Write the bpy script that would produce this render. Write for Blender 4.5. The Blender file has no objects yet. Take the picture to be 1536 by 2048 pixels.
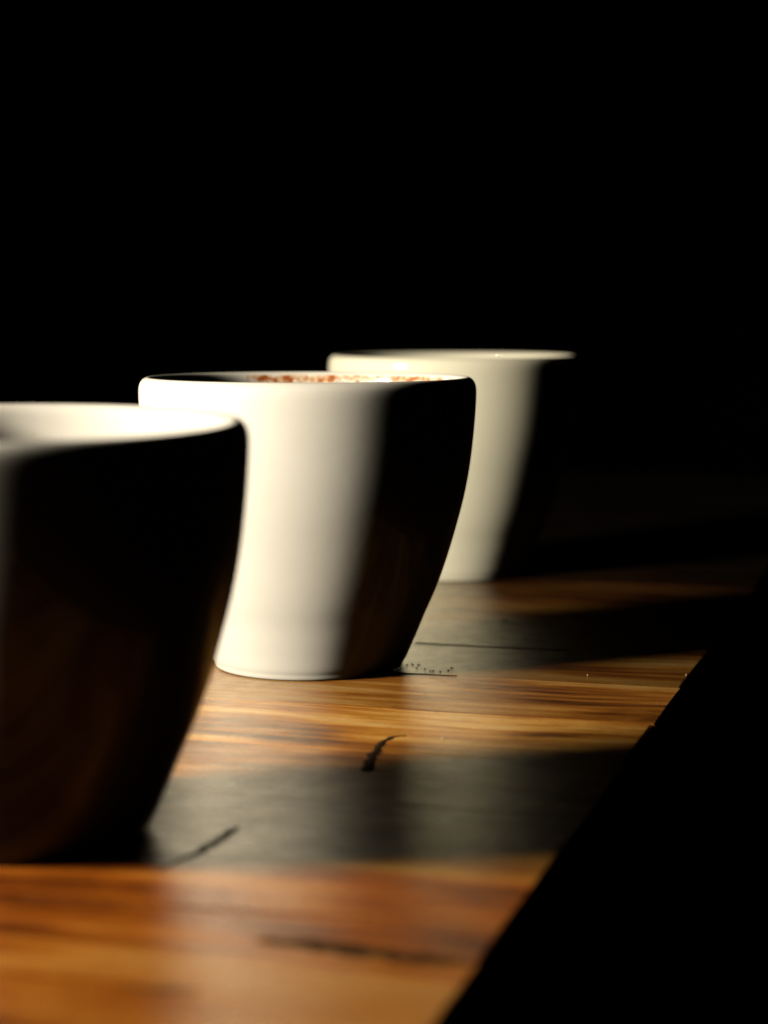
import bpy, bmesh, math, random
from mathutils import Vector, noise
random.seed(7)
S = bpy.context.scene
COL = S.collection
MM = 0.001
TH = math.radians(15.9)          # the table (and the row of cups) is turned this far from the viewing axis

# ------------------------------------------------------------------ camera
cam = bpy.data.cameras.new('camera')
co = bpy.data.objects.new('camera', cam); COL.objects.link(co)
cam.sensor_fit = 'HORIZONTAL'; cam.sensor_width = 36
cam.lens = 36 * 4199.4 / 1536
cam.clip_start = 0.02; cam.clip_end = 50
cam.dof.use_dof = True
cam.dof.focus_distance = 0.543
cam.dof.aperture_fstop = cam.lens / 7.4
cam.dof.aperture_blades = 7
co.location = (0, 0, 0.1077)
co.rotation_euler = (math.pi / 2 - 0.1126, 0, 0)
S.camera = co

# ------------------------------------------------------------------ world, light, exposure
w = bpy.data.worlds.new('World'); S.world = w; w.use_nodes = True
w.node_tree.nodes['Background'].inputs[0].default_value = (0.30, 0.24, 0.2, 1)
w.node_tree.nodes['Background'].inputs[1].default_value = 0.0015
S.view_settings.view_transform = 'Standard'; S.view_settings.look = 'None'
S.cycles.diffuse_bounces = 0     # the photograph's contrast leaves no diffuse fill in the shadows
S.view_settings.exposure = 0; S.view_settings.gamma = 1

LP = Vector((-0.522, 0.297, 0.212))      # the low warm beam from the left of the cups
ld = bpy.data.lights.new('window_light', 'AREA')
ld.shape = 'ELLIPSE'; ld.size = 0.125; ld.size_y = 0.10
ld.spread = math.radians(100)
ld.color = (1.0, 0.89, 0.715); ld.energy = 3.15
lo = bpy.data.objects.new('window_light', ld); COL.objects.link(lo)
lo.location = LP
lo.rotation_euler = (Vector((-0.02, 0.60, 0.06)) - LP).to_track_quat('-Z', 'Y').to_euler()

# ------------------------------------------------------------------ node helpers
def new_mat(name):
    m = bpy.data.materials.new(name); m.use_nodes = True
    nt = m.node_tree
    return m, nt, nt.nodes['Principled BSDF']
def nd(nt, t, **kw):
    n = nt.nodes.new(t)
    for k, v in kw.items():
        if k.startswith('_'): n.inputs[k[1:].replace('_', ' ')].default_value = v
        else: setattr(n, k, v)
    return n
def L(nt, a, b): nt.links.new(a, b)
def ramp(nt, stops, interp='LINEAR'):
    r = nt.nodes.new('ShaderNodeValToRGB'); r.color_ramp.interpolation = interp
    e = r.color_ramp.elements
    while len(e) < len(stops): e.new(0.5)
    for el, (p, c) in zip(e, stops):
        el.position = p; el.color = (*c, 1) if len(c) == 3 else c
    return r
def math_n(nt, op, a, b=None, c=None):
    n = nt.nodes.new('ShaderNodeMath'); n.operation = op
    for i, v in enumerate((a, b, c)):
        if v is None: continue
        if hasattr(v, 'links'): nt.links.new(v, n.inputs[i])
        else: n.inputs[i].default_value = v
    return n.outputs[0]
def mix_c(nt, f, a, b, mode='MIX'):
    n = nt.nodes.new('ShaderNodeMix'); n.data_type = 'RGBA'; n.blend_type = mode
    for i, v in ((0, f), (6, a), (7, b)):
        if hasattr(v, 'links'): nt.links.new(v, n.inputs[i])
        else: n.inputs[i].default_value = (*v, 1) if isinstance(v, tuple) and len(v) == 3 else v
    return n.outputs[2]

# ------------------------------------------------------------------ materials
def wood_material():
    m, nt, b = new_mat('oiled_wood')
    tc = nd(nt, 'ShaderNodeTexCoord'); oi = nd(nt, 'ShaderNodeObjectInfo')
    off = nd(nt, 'ShaderNodeVectorMath', operation='MULTIPLY')
    cmb = nd(nt, 'ShaderNodeCombineXYZ')
    L(nt, oi.outputs['Random'], cmb.inputs[0]); L(nt, oi.outputs['Random'], cmb.inputs[1]); L(nt, oi.outputs['Random'], cmb.inputs[2])
    L(nt, cmb.outputs[0], off.inputs[0]); off.inputs[1].default_value = (3.1, 7.7, 5.3)
    add = nd(nt, 'ShaderNodeVectorMath', operation='ADD')
    L(nt, tc.outputs['Object'], add.inputs[0]); L(nt, off.outputs[0], add.inputs[1])
    # slow waviness of the grain
    wn = nd(nt, 'ShaderNodeTexNoise', _Scale=9.0, _Detail=2.0)
    L(nt, add.outputs[0], wn.inputs['Vector'])
    wv = nd(nt, 'ShaderNodeVectorMath', operation='MULTIPLY_ADD')
    L(nt, wn.outputs['Color'], wv.inputs[0]); wv.inputs[1].default_value = (0, 0.02, 0.01); L(nt, add.outputs[0], wv.inputs[2])
    def grain(sx, sy, scale, det, rough=0.55, dist=0.0):
        mp = nd(nt, 'ShaderNodeMapping'); mp.inputs['Scale'].default_value = (sx, sy, sy)
        L(nt, wv.outputs[0], mp.inputs['Vector'])
        n = nd(nt, 'ShaderNodeTexNoise', _Scale=scale, _Detail=det, _Roughness=rough, _Distortion=dist)
        L(nt, mp.outputs[0], n.inputs['Vector'])
        return n.outputs['Fac']
    broad = grain(9, 62, 1.0, 3, 0.5, 0.9)          # the wide soft streaks
    mid = grain(16, 300, 1.0, 3, 0.6, 0.3)
    fine = grain(60, 2200, 1.0, 3, 0.65)
    patch = grain(18, 30, 1.0, 3, 0.6, 0.5)
    r = ramp(nt, [(0.40, (0.050, 0.014, 0.003)), (0.45, (0.24, 0.068, 0.007)), (0.51, (0.47, 0.155, 0.014)), (0.56, (0.62, 0.27, 0.040)), (0.66, (0.70, 0.40, 0.11))])
    s = math_n(nt, 'MULTIPLY_ADD', mid, 0.26, math_n(nt, 'MULTIPLY', broad, 0.46))
    s = math_n(nt, 'MULTIPLY_ADD', patch, 0.30, s)
    L(nt, s, r.inputs[0])
    fr = ramp(nt, [(0.30, (0.62, 0.56, 0.5)), (0.5, (1, 1, 1)), (1, (1.08, 1.06, 1.0))])
    L(nt, fine, fr.inputs[0])
    c = mix_c(nt, 1.0, r.outputs[0], fr.outputs[0], 'MULTIPLY')
    # each stave a little lighter or darker
    hv = nd(nt, 'ShaderNodeHueSaturation')
    L(nt, math_n(nt, 'MULTIPLY_ADD', oi.outputs['Random'], 0.35, 0.83), hv.inputs['Value'])
    L(nt, c, hv.inputs['Color'])
    c = mix_c(nt, 1.0, hv.outputs[0], oi.outputs['Color'], 'MULTIPLY')  # stave tint, with the fading light painted into the far staves
    # dark pores, short along the grain
    mp = nd(nt, 'ShaderNodeMapping'); mp.inputs['Scale'].default_value = (260, 900, 900)
    L(nt, add.outputs[0], mp.inputs['Vector'])
    vo = nd(nt, 'ShaderNodeTexVoronoi', _Scale=1.0); L(nt, mp.outputs[0], vo.inputs['Vector'])
    pr = ramp(nt, [(0.10, (1, 1, 1)), (0.22, (0, 0, 0))]); L(nt, vo.outputs['Distance'], pr.inputs[0])
    gate = ramp(nt, [(0.50, (0, 0, 0)), (0.62, (1, 1, 1))]); L(nt, mid, gate.inputs[0])
    pf = math_n(nt, 'MULTIPLY', pr.outputs[0], gate.outputs[0])
    c = mix_c(nt, math_n(nt, 'MULTIPLY', pf, 0.55), c, (0.05, 0.022, 0.009))
    L(nt, c, b.inputs['Base Color'])
    rr = nd(nt, 'ShaderNodeMapRange'); rr.inputs['To Min'].default_value = 0.15; rr.inputs['To Max'].default_value = 0.36
    sm = nd(nt, 'ShaderNodeTexNoise', _Scale=38.0, _Detail=5.0, _Roughness=0.6); L(nt, add.outputs[0], sm.inputs['Vector'])
    L(nt, math_n(nt, 'MULTIPLY_ADD', fine, 0.4, math_n(nt, 'MULTIPLY', sm.outputs['Fac'], 0.6)), rr.inputs['Value'])
    L(nt, rr.outputs[0], b.inputs['Roughness'])
    b.inputs['Specular IOR Level'].default_value = 0.3
    h = math_n(nt, 'MULTIPLY_ADD', mid, 0.5, math_n(nt, 'MULTIPLY', fine, 0.35))
    h = math_n(nt, 'SUBTRACT', h, math_n(nt, 'MULTIPLY', pf, 0.35))
    bp = nd(nt, 'ShaderNodeBump', _Strength=0.6, _Distance=0.0005)
    L(nt, h, bp.inputs['Height']); L(nt, bp.outputs[0], b.inputs['Normal'])
    # the varnish over it
    b.inputs['Coat Weight'].default_value = 1.0; b.inputs['Coat IOR'].default_value = 1.52; b.inputs['Coat Tint'].default_value = (1.0, 0.95, 0.80, 1)
    cr = nd(nt, 'ShaderNodeMapRange'); cr.inputs['To Min'].default_value = 0.15; cr.inputs['To Max'].default_value = 0.46
    L(nt, math_n(nt, 'MULTIPLY_ADD', mid, 0.4, math_n(nt, 'MULTIPLY', sm.outputs['Fac'], 0.6)), cr.inputs['Value'])
    L(nt, cr.outputs[0], b.inputs['Coat Roughness'])
    # fine scuffs and dust pits in the varnish
    mp2 = nd(nt, 'ShaderNodeMapping'); mp2.inputs['Scale'].default_value = (420, 1500, 1500)
    L(nt, add.outputs[0], mp2.inputs['Vector'])
    sc = nd(nt, 'ShaderNodeTexNoise', _Scale=1.0, _Detail=4.0, _Roughness=0.7); L(nt, mp2.outputs[0], sc.inputs['Vector'])
    bl = nd(nt, 'ShaderNodeTexNoise', _Scale=105.0, _Detail=4.0, _Roughness=0.6, _Distortion=0.6); L(nt, add.outputs[0], bl.inputs['Vector'])
    mp3 = ramp(nt, [(0.36, (0.55, 0.55, 0.55)), (0.6, (1, 1, 1))]); L(nt, bl.outputs['Fac'], mp3.inputs[0])
    L(nt, mp3.outputs[0], b.inputs['Coat Weight'])      # worn patches in the varnish
    h2 = math_n(nt, 'MULTIPLY_ADD', sc.outputs['Fac'], 0.45, math_n(nt, 'MULTIPLY_ADD', fine, 0.5, h))
    bc = nd(nt, 'ShaderNodeBump', _Strength=0.42, _Distance=0.0003)
    L(nt, h2, bc.inputs['Height']); L(nt, bc.outputs[0], b.inputs['Coat Normal'])
    return m

def glaze_material(name, col):
    m, nt, b = new_mat(name)
    tc = nd(nt, 'ShaderNodeTexCoord')
    n = nd(nt, 'ShaderNodeTexNoise', _Scale=60.0, _Detail=4.0, _Roughness=0.6); L(nt, tc.outputs['Object'], n.inputs['Vector'])
    r = ramp(nt, [(0.3, tuple(v * 0.965 for v in col)), (0.7, col)]); L(nt, n.outputs['Fac'], r.inputs[0])
    L(nt, r.outputs[0], b.inputs['Base Color'])
    b.inputs['Roughness'].default_value = 0.5
    b.inputs['Specular IOR Level'].default_value = 0.16
    b.inputs['Coat Weight'].default_value = 0.26; b.inputs['Coat Roughness'].default_value = 0.07
    n2 = nd(nt, 'ShaderNodeTexNoise', _Scale=220.0, _Detail=2.0); L(nt, tc.outputs['Object'], n2.inputs['Vector'])
    bp = nd(nt, 'ShaderNodeBump', _Strength=0.05, _Distance=0.0003)
    L(nt, n2.outputs['Fac'], bp.inputs['Height']); L(nt, bp.outputs[0], b.inputs['Normal'])
    return m

def stain_glaze(m, zc, zw, a0, a1, amount):
    """dried coffee on the inner wall: blotches in a band under the lip (object coordinates)"""
    nt = m.node_tree; b = nt.nodes['Principled BSDF']
    base = b.inputs['Base Color'].links[0].from_socket
    tc = nd(nt, 'ShaderNodeTexCoord'); sp = nd(nt, 'ShaderNodeSeparateXYZ'); L(nt, tc.outputs['Object'], sp.inputs[0])
    rad = math_n(nt, 'SQRT', math_n(nt, 'ADD', math_n(nt, 'MULTIPLY', sp.outputs[0], sp.outputs[0]), math_n(nt, 'MULTIPLY', sp.outputs[1], sp.outputs[1])))
    inside = math_n(nt, 'LESS_THAN', rad, 0.0424)
    ang = math_n(nt, 'ARCTAN2', sp.outputs[1], sp.outputs[0])
    n0 = nd(nt, 'ShaderNodeTexNoise', _Scale=70.0, _Detail=2.0); L(nt, tc.outputs['Object'], n0.inputs['Vector'])
    zz = math_n(nt, 'MULTIPLY_ADD', math_n(nt, 'SUBTRACT', n0.outputs['Fac'], 0.5), 0.004, sp.outputs[2])
    band = math_n(nt, 'SUBTRACT', 1.0, math_n(nt, 'DIVIDE', math_n(nt, 'ABSOLUTE', math_n(nt, 'SUBTRACT', zz, zc)), zw))
    band = math_n(nt, 'MAXIMUM', band, 0.0)
    da = math_n(nt, 'SUBTRACT', 1.0, math_n(nt, 'DIVIDE', math_n(nt, 'ABSOLUTE', math_n(nt, 'SUBTRACT', ang, (a0 + a1) / 2)), (a1 - a0) / 2))
    da = math_n(nt, 'MINIMUM', math_n(nt, 'MULTIPLY', math_n(nt, 'MAXIMUM', da, 0.0), 5.0), 1.0)
    env = math_n(nt, 'MULTIPLY', math_n(nt, 'MULTIPLY', band, da), inside)
    big = nd(nt, 'ShaderNodeTexNoise', _Scale=300.0, _Detail=5.0, _Roughness=0.65); L(nt, tc.outputs['Object'], big.inputs['Vector'])
    v = math_n(nt, 'ADD', math_n(nt, 'MULTIPLY', env, amount), math_n(nt, 'MULTIPLY', math_n(nt, 'SUBTRACT', big.outputs['Fac'], 0.5), 2.4))
    halo = ramp(nt, [(0.42, (0, 0, 0)), (0.62, (1, 1, 1))]); L(nt, v, halo.inputs[0])
    core = ramp(nt, [(0.62, (0, 0, 0)), (0.86, (1, 1, 1))]); L(nt, v, core.inputs[0])
    gate = math_n(nt, 'GREATER_THAN', env, 0.02)
    c = mix_c(nt, math_n(nt, 'MULTIPLY', math_n(nt, 'MULTIPLY', halo.outputs[0], gate), 0.75), base, (0.52, 0.29, 0.10))
    c = mix_c(nt, math_n(nt, 'MULTIPLY', core.outputs[0], gate), c, (0.30, 0.075, 0.012))
    L(nt, c, b.inputs['Base Color'])

def simple(name, col, rough=0.6, spec=0.3, c2=None, scale=600):
    m, nt, b = new_mat(name)
    tc = nd(nt, 'ShaderNodeTexCoord')
    n = nd(nt, 'ShaderNodeTexNoise', _Scale=float(scale), _Detail=3.0); L(nt, tc.outputs['Object'], n.inputs['Vector'])
    r = ramp(nt, [(0.35, col), (0.65, c2 or tuple(v * 1.3 for v in col))]); L(nt, n.outputs['Fac'], r.inputs[0])
    L(nt, r.outputs[0], b.inputs['Base Color'])
    b.inputs['Roughness'].default_value = rough
    b.inputs['Specular IOR Level'].default_value = spec
    return m

WOOD = wood_material()
GLAZE = glaze_material('cream_glaze', (0.65, 0.628, 0.565))
GLAZE_MID = glaze_material('stained_cream_glaze', (0.65, 0.628, 0.565))
stain_glaze(GLAZE_MID, 0.0773, 0.0030, 0.15, 2.15, 0.78)
stain_glaze(GLAZE, 0.0735, 0.0022, 1.15, 1.8, 0.20)
GLAZE_FAR = glaze_material('ivory_glaze', (0.70, 0.675, 0.53))
CHAR = simple('dark_gouge', (0.022, 0.013, 0.007), 0.9, 0.05)
BROWN = simple('brown_knot', (0.10, 0.030, 0.006), 0.35, 0.3)
CRUMB = simple('coffee_crumb', (0.02, 0.010, 0.005), 0.8, 0.1)
FOAM = simple('dried_coffee_foam', (0.30, 0.075, 0.010), 0.5, 0.4, (0.62, 0.26, 0.06), 900)
SALT = simple('pale_grain', (0.8, 0.74, 0.6), 0.2, 0.6)
WALL = simple('dark_wall_paint', (0.012, 0.011, 0.010), 0.95, 0.0, scale=4)

# ------------------------------------------------------------------ mesh helpers
def link(name, me, mat, parent=None, smooth=False):
    if mat and not me.materials: me.materials.append(mat)
    if smooth:
        for p in me.polygons: p.use_smooth = True
    o = bpy.data.objects.new(name, me); COL.objects.link(o)
    if parent: o.parent = parent
    return o
def empty(name, loc, rz, label, cat, group=None):
    o = bpy.data.objects.new(name, None); COL.objects.link(o)
    o.empty_display_size = 0.02
    o.location = loc; o.rotation_euler = (0, 0, rz); o['label'] = label; o['category'] = cat
    if group: o['group'] = group
    return o
def pydata(name, v, f):
    me = bpy.data.meshes.new(name); me.from_pydata(v, [], f); me.update(); return me

# ------------------------------------------------------------------ setting
bm = bmesh.new()
def sheet(name, vs, mat):
    me = pydata(name, vs, [(0, 1, 2, 3)]); o = link(name, me, mat); o['kind'] = 'structure'; return o
sheet('back_wall', [(-4, 4.0, -0.75), (4, 4.0, -0.75), (4, 4.0, 2.6), (-4, 4.0, 2.6)], WALL)
sheet('floor', [(-4, -3, -0.75), (4, -3, -0.75), (4, 4.0, -0.75), (-4, 4.0, -0.75)], WALL)

# ------------------------------------------------------------------ table: one stave after another, grain running across the top
table = empty('wooden_table', (0, 0, 0), -TH,
              'worn varnished table top of long brown wooden staves under the white cups', 'table')
EDGE, PITCH, LEN, THICK = -0.0732, 0.046, 0.86, 0.034
def plank_mesh(seed):
    """one stave: worn arrises, wavy long sides and a nicked end at the table's edge (local x = 0 is that end)"""
    rnd = random.Random(seed)
    NX = 120
    xs = [-(LEN) * (i / NX) ** 1.7 for i in range(NX + 1)]
    hw = PITCH / 2 - 0.00004
    bev = 0.00016
    verts, faces = [], []
    def nz(x, k): return noise.noise(Vector((x * 55, seed * 3.7 + k, 0.3)))
    def nz2(x, k): return noise.noise(Vector((x * 240, seed * 5.1 + k, 1.3)))
    top = noise.noise(Vector((seed * 2.3, 1, 1))) * 0.00003
    for i, x in enumerate(xs):
        a = max(0, nz(x, 0)) ** 2 * 0.0004 + abs(nz2(x, 2)) * 0.00008
        b = max(0, nz(x, 9)) ** 2 * 0.0004 + abs(nz2(x, 5)) * 0.00008
        
        xx = x
        prof = [(-hw + a * 0.5, -THICK), (-hw + a * 0.5, -bev * 1.3 - a * .3), (-hw + a + bev * .6, -bev * 0.25),
                (-hw + a + bev * 2.0 + 0.001, 0), (0, 0.00003), (hw - b - bev * 2.0 - 0.001, 0),
                (hw - b - bev * .6, -bev * 0.25), (hw - b * 0.5, -bev * 1.3 - b * .3), (hw - b * 0.5, -THICK)]
        for j, (y, z) in enumerate(prof):
            px = xx
            if i == 0:                       # ragged end
                px = xx + noise.noise(Vector((y * 160, seed, 4))) * 0.0009
                if z > -0.01: z -= 0.0006; px -= 0.0004
            if i == 1: px = -0.0011 + noise.noise(Vector((y * 160, seed, 4))) * 0.0009
            verts.append((px, y, z + (top if z > -0.01 else 0)))
    n = 9
    for i in range(NX):
        for j in range(n):
            a = i * n + j; b = i * n + (j + 1) % n
            faces.append((a, b, b + n, a + n))
    faces.append(tuple(range(n))[::-1]); faces.append(tuple(NX * n + k for k in range(n)))
    me = pydata('plank', verts, faces)
    bmx = bmesh.new(); bmx.from_mesh(me); bmesh.ops.recalc_face_normals(bmx, faces=bmx.faces); bmx.to_mesh(me); bmx.free()
    return me
ends = {4: 0.9, 5: -0.4, 6: 0.3, 7: 1.4, 8: -0.9, 9: 0.2}
joint0 = 0.588                                # a joint seen behind the middle cup
for k in range(-10, 13):
    vc = joint0 + (k - 0.5) * PITCH
    me = plank_mesh(k + 40)
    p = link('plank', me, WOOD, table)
    tone = {-6: 1.2, -5: 1.0, -4: 1., -3: 1.05, -2: 1.3, -1: .95, 0: .42, 1: .34, 2: .30, 3: .17, 4: .05}.get(k, 1.0 if k < 0 else .015)  # far staves darkened in colour, standing in for light that fades towards the back
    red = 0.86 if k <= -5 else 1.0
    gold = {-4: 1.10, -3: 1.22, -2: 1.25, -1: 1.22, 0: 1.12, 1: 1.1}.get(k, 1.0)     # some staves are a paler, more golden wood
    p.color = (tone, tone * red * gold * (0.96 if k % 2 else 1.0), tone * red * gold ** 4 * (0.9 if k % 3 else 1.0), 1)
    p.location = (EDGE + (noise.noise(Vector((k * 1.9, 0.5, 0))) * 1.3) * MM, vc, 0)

# dark gouges and cracks sunk in the varnish: thin lens-shaped fills
def gouge(name, pts, wid, h=0.00022, seed=0, mat=None):
    """pts: (u, v) in mm along the mark, wid: half widths in mm"""
    P = []
    n = len(pts)
    for i in range(n - 1):
        for t in (0, .2, .4, .6, .8):
            u = pts[i][0] * (1 - t) + pts[i + 1][0] * t; v = pts[i][1] * (1 - t) + pts[i + 1][1] * t
            ww = wid[i] * (1 - t) + wid[i + 1] * t
            P.append((u, v, ww))
    P.append((*pts[-1], wid[-1]))
    verts, faces = [], []
    for i, (u, v, ww) in enumerate(P):
        a = P[max(0, i - 1)]; b = P[min(len(P) - 1, i + 1)]
        d = Vector((b[0] - a[0], b[1] - a[1])).normalized(); nn = Vector((-d.y, d.x))
        j = 1 + 0.9 * noise.noise(Vector((i * 0.73, seed + .4, 0.2))); k = 1 + 0.9 * noise.noise(Vector((i * 0.73, seed + .4, 7.2)))
        l = (u + nn.x * ww * j, v + nn.y * ww * j); r = (u - nn.x * ww * k, v - nn.y * ww * k)
        verts += [(l[0] * MM, l[1] * MM, -0.0002), (u * MM, v * MM, h), (r[0] * MM, r[1] * MM, -0.0002)]
    for i in range(len(P) - 1):
        a = i * 3
        faces += [(a, a + 1, a + 4, a + 3), (a + 1, a + 2, a + 5, a + 4)]
    faces += [(0, 2, 1)]
    return link(name, pydata(name, verts, faces), mat or CHAR, table)
gouge('gouge', [(-141.5, 346), (-140.2, 354), (-138.6, 361), (-138.2, 368), (-138.0, 374), (-137.6, 379)], [.4, 1.3, 2.1, 2.5, 2.6, 1.0], seed=1)
gouge('gouge', [(-126.5, 430), (-127.5, 436), (-129.8, 447), (-130.6, 455), (-131.2, 461), (-130.4, 465), (-127.6, 467)], [2.2, 2.7, 2.5, 1.7, 2.2, 1.6, .4], seed=2)
gouge('crack', [(-111, 313.8), (-102, 313.6), (-95, 312.6), (-86, 312.0), (-78, 311.6), (-74.5, 311.2)], [1.5, 5.2, 5.2, 4.6, 3.2, 1.6], seed=3)
gouge('knot', [(-158, 324), (-148, 325), (-138, 326.5), (-122, 327.5), (-108, 328.5), (-96, 330)], [.5, 2.0, 1.5, 1.2, 1.0, .4], seed=11, mat=BROWN)
gouge('knot', [(-123, 286), (-117, 287), (-111, 287.5)], [.8, 3.2, .8], seed=12, mat=BROWN)
gouge('crack', [(-158, 588.9), (-150, 588.2), (-143, 588.5), (-136, 587.9), (-126, 588.1), (-112, 587.9)], [.3, .55, .8, 1.5, 1.9, .8], seed=4)
gouge('crack', [(-153, 542.3), (-148, 541.8), (-143, 542.3), (-138, 541.9), (-134, 542.4)], [.12, .34, .16, .2, .05], seed=5)
gouge('knot', [(-142.6, 634.6), (-141.6, 635.6), (-140.8, 636.4)], [.6, 1.1, .5], seed=7)

# crumbs beside the middle cup and pale grains of sugar near the table's edge
def blob(name, u, v, r, mat, parent, z=0.0, sq=(1, 1, .7), rz=0):
    b = bmesh.new(); bmesh.ops.create_icosphere(b, subdivisions=1, radius=r * MM)
    for vt in b.verts:
        k = 1 + 0.35 * noise.noise(vt.co * 2500 + Vector((u, v, 0)))
        vt.co = Vector((vt.co.x * sq[0], vt.co.y * sq[1], vt.co.z * sq[2])) * k
    me = bpy.data.meshes.new(name); b.to_mesh(me); b.free()
    o = link(name, me, mat, parent, True)
    return o
ctab = lambda u, v: (u * math.cos(TH) + v * math.sin(TH), -u * math.sin(TH) + v * math.cos(TH))
crumbs = [(-151.0, 553.5), (-149.8, 555.0), (-148.0, 554.6), (-147.3, 549.9), (-144.7, 549.0), (-142.5, 546.5), (-141.8, 546.9), (-139.7, 546.5), (-138.0, 548.7), (-138.0, 552.5)]
wh = ['nearest the foot of the middle cup', 'second out from the foot of the middle cup', 'third out from the middle cup, at the back', 'alone in front of the back three', 'left of the touching pair',
      'left one of the touching pair', 'right one of the touching pair', 'right of the touching pair', 'second from the right end', 'farthest right and farthest back']
for (u, v), t in zip(crumbs, wh):
    o = blob('coffee_crumb', u, v, random.uniform(.28, .42), CRUMB, None, sq=(1.1, 1.6, .5))
    x, y = ctab(u, v); o.location = (x * MM, y * MM, 0.0002); o.rotation_euler = (0, 0, random.uniform(0, 3))
    o['label'] = 'tiny black coffee crumb on the table, ' + t; o['category'] = 'crumb'; o['group'] = 'coffee crumbs beside the middle cup'
grains = [((-100.2, 552.5), .15, 'on the lit strip right of the middle cup'), ((-74.6, 560.0), .17, 'right at the table edge'),
          ((-118.6, 466.3), .2, 'at the upper edge of the front cup shadow')]
for (u, v), r, t in grains:
    o = blob('sugar_grain', u, v, r, SALT, None, sq=(1.2, 1.2, .9))
    x, y = ctab(u, v); o.location = (x * MM, y * MM, 0.0002); o.rotation_euler = (0, 0, random.uniform(0, 3))
    o['label'] = 'tiny pale sugar grain ' + t; o['category'] = 'grain'; o['group'] = 'pale grains scattered on the table'

# ------------------------------------------------------------------ cups
OUT = [(20, 1.0), (24.6, 0.15), (25.6, 0.05), (26.15, 0.6), (26.6, 1.6), (27.4, 3), (28.9, 6.5), (30.6, 10.5), (32.6, 15.4), (34.9, 20.6), (37.0, 26.2), (39.0, 32.4),
       (41.0, 39.4), (42.8, 46.4), (44.1, 53.0), (45.0, 59.5), (45.65, 66), (46.05, 71.5), (46.2, 75.0), (46.15, 76.9), (45.85, 78.3), (45.2, 79.3), (44.5, 79.82), (43.7, 80.0)]
INN = [(42.8, 79.6), (42.2, 78.7), (41.9, 77.2), (41.6, 73), (40.9, 65), (39.6, 56), (37.4, 46), (34.4, 36), (31.0, 26), (27.4, 17), (23.6, 10.5), (18, 7.2), (9, 6.3), (0.01, 6.2)]
def catmull(P, n):
    out = []
    for i in range(len(P) - 1):
        p0 = P[max(0, i - 1)]; p1 = P[i]; p2 = P[i + 1]; p3 = P[min(len(P) - 1, i + 2)]
        for k in range(n):
            t = k / n
            out.append(tuple(0.5 * (2 * p1[d] + (p2[d] - p0[d]) * t + (2 * p0[d] - 5 * p1[d] + 4 * p2[d] - p3[d]) * t * t + (3 * p1[d] - p0[d] - 3 * p2[d] + p3[d]) * t ** 3) for d in (0, 1)))
    out.append(P[-1]); return out
PROF = catmull([(0.01, 1.0)] + OUT + INN, 3)
def cup_body(seed, hs, back, front):
    """lathed wall; back and front: how far the rim rises or drops there, in mm (hand-thrown, not quite level)"""
    N = 160; vs = []; fs = []
    rs = 0.978 if seed > 6 else 1.0
    for (r, z) in PROF:
        for i in range(N):
            a = 2 * math.pi * i / N
            rr = rs * r * (1 + 0.0018 * noise.noise(Vector((math.cos(a), math.sin(a), seed + z * 0.01))))
            q = math.sin(a); f = min(1, z / 80) ** 2
            zz = z * hs + f * (back * (1 + q) / 2 + front * (1 - q) / 2)
            vs.append((rr * math.cos(a) * MM, rr * q * MM, zz * MM))
    M = len(PROF)
    for j in range(M - 1):
        for i in range(N):
            a = j * N + i; b = j * N + (i + 1) % N
            fs.append((a, b, b + N, a + N))
    fs.append(tuple(range(N))[::-1]); fs.append(tuple((M - 1) * N + i for i in range(N)))
    me = pydata('cup_body', vs, fs)
    b = bmesh.new(); b.from_mesh(me); bmesh.ops.recalc_face_normals(b, faces=b.faces); b.to_mesh(me); b.free()
    return me
def inner_r(z):
    for (r0, z0), (r1, z1) in zip(INN, INN[1:]):
        if z1 <= z <= z0: return r0 + (r1 - r0) * (z0 - z) / (z0 - z1)
    return 42
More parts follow.
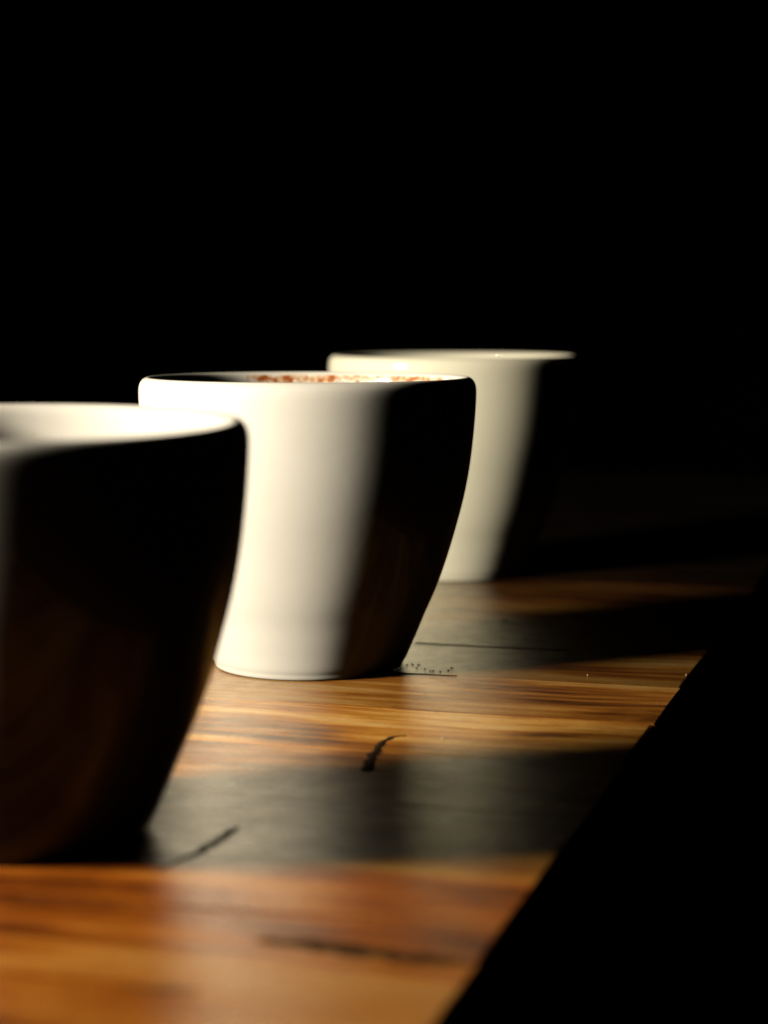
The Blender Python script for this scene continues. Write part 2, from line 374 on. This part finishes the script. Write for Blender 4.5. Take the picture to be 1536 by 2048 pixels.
def residue(parent, spots, seed, back, front, hs):
    """flecks of dried foam stuck to the inner wall: (angle, z, radius)"""
    b = bmesh.new()
    for (a, z, r) in spots:
        rr = inner_r(z) - 0.05
        zz = z * hs + (back * (1 + math.sin(a)) / 2 + front * (1 - math.sin(a)) / 2)
        res = bmesh.ops.create_icosphere(b, subdivisions=2, radius=1)
        rad = Vector((math.cos(a), math.sin(a), 0)); tan = Vector((-math.sin(a), math.cos(a), 0))
        c = rad * rr + Vector((0, 0, zz))
        for vt in res['verts']:
            q = vt.co.copy(); k = 1 + 0.6 * noise.noise(q * 1.7 + Vector((a * 9, z, seed)))
            vt.co = (c + tan * q.x * r * 1.25 * k + Vector((0, 0, 1)) * q.y * r * .8 * k - rad * q.z * 0.09) * MM
    me = bpy.data.meshes.new('coffee_residue'); b.to_mesh(me); b.free()
    o = link('coffee_residue', me, FOAM, parent, True); o['kind'] = 'stuff'
    return o
G = 'white coffee cups standing in a row on the table'
cups = [((-71.94, 399.9), 79.67, 0.8, -0.4, GLAZE, 'nearest white coffee cup, blurred, cut by the left picture edge, its front in shadow'),
        ((-20.86, 576.3), 80.0, -0.85, 0.35, GLAZE_MID, 'sharp middle white coffee cup with orange brown foam flecks inside its rim'),
        ((25.3, 758.0), 79.1, -0.75, 0.3, GLAZE_FAR, 'farthest ivory white coffee cup, blurred, partly hidden behind the middle cup')]
roots = []
for i, ((x, y), h, bk, fr, mt, lab) in enumerate(cups):
    rt = empty('coffee_cup', (x * MM, y * MM, 0.00012), 0, lab, 'cup', G)
    link('cup_body', cup_body(i * 3.3, h / 80, bk, fr), mt, rt, True)
    roots.append((rt, bk, fr, h / 80))
rnd = random.Random(3)
sp = []
# middle cup: a broken ring of flecks about 2 mm under the lip, along the lit far wall
for k in range(46):
    a = math.radians(rnd.uniform(28, 112))
    sp.append((a, 77.2 + rnd.gauss(0, .6), abs(rnd.gauss(0.12, .10)) + .07))
for a, z, r in [(72, 77.2, .55), (68.5, 76.8, .5), (84, 77.4, .45), (106, 77.5, .4)]:
    sp.append((math.radians(a), z, r))
residue(roots[1][0], sp, 1, roots[1][1], roots[1][2], roots[1][3])
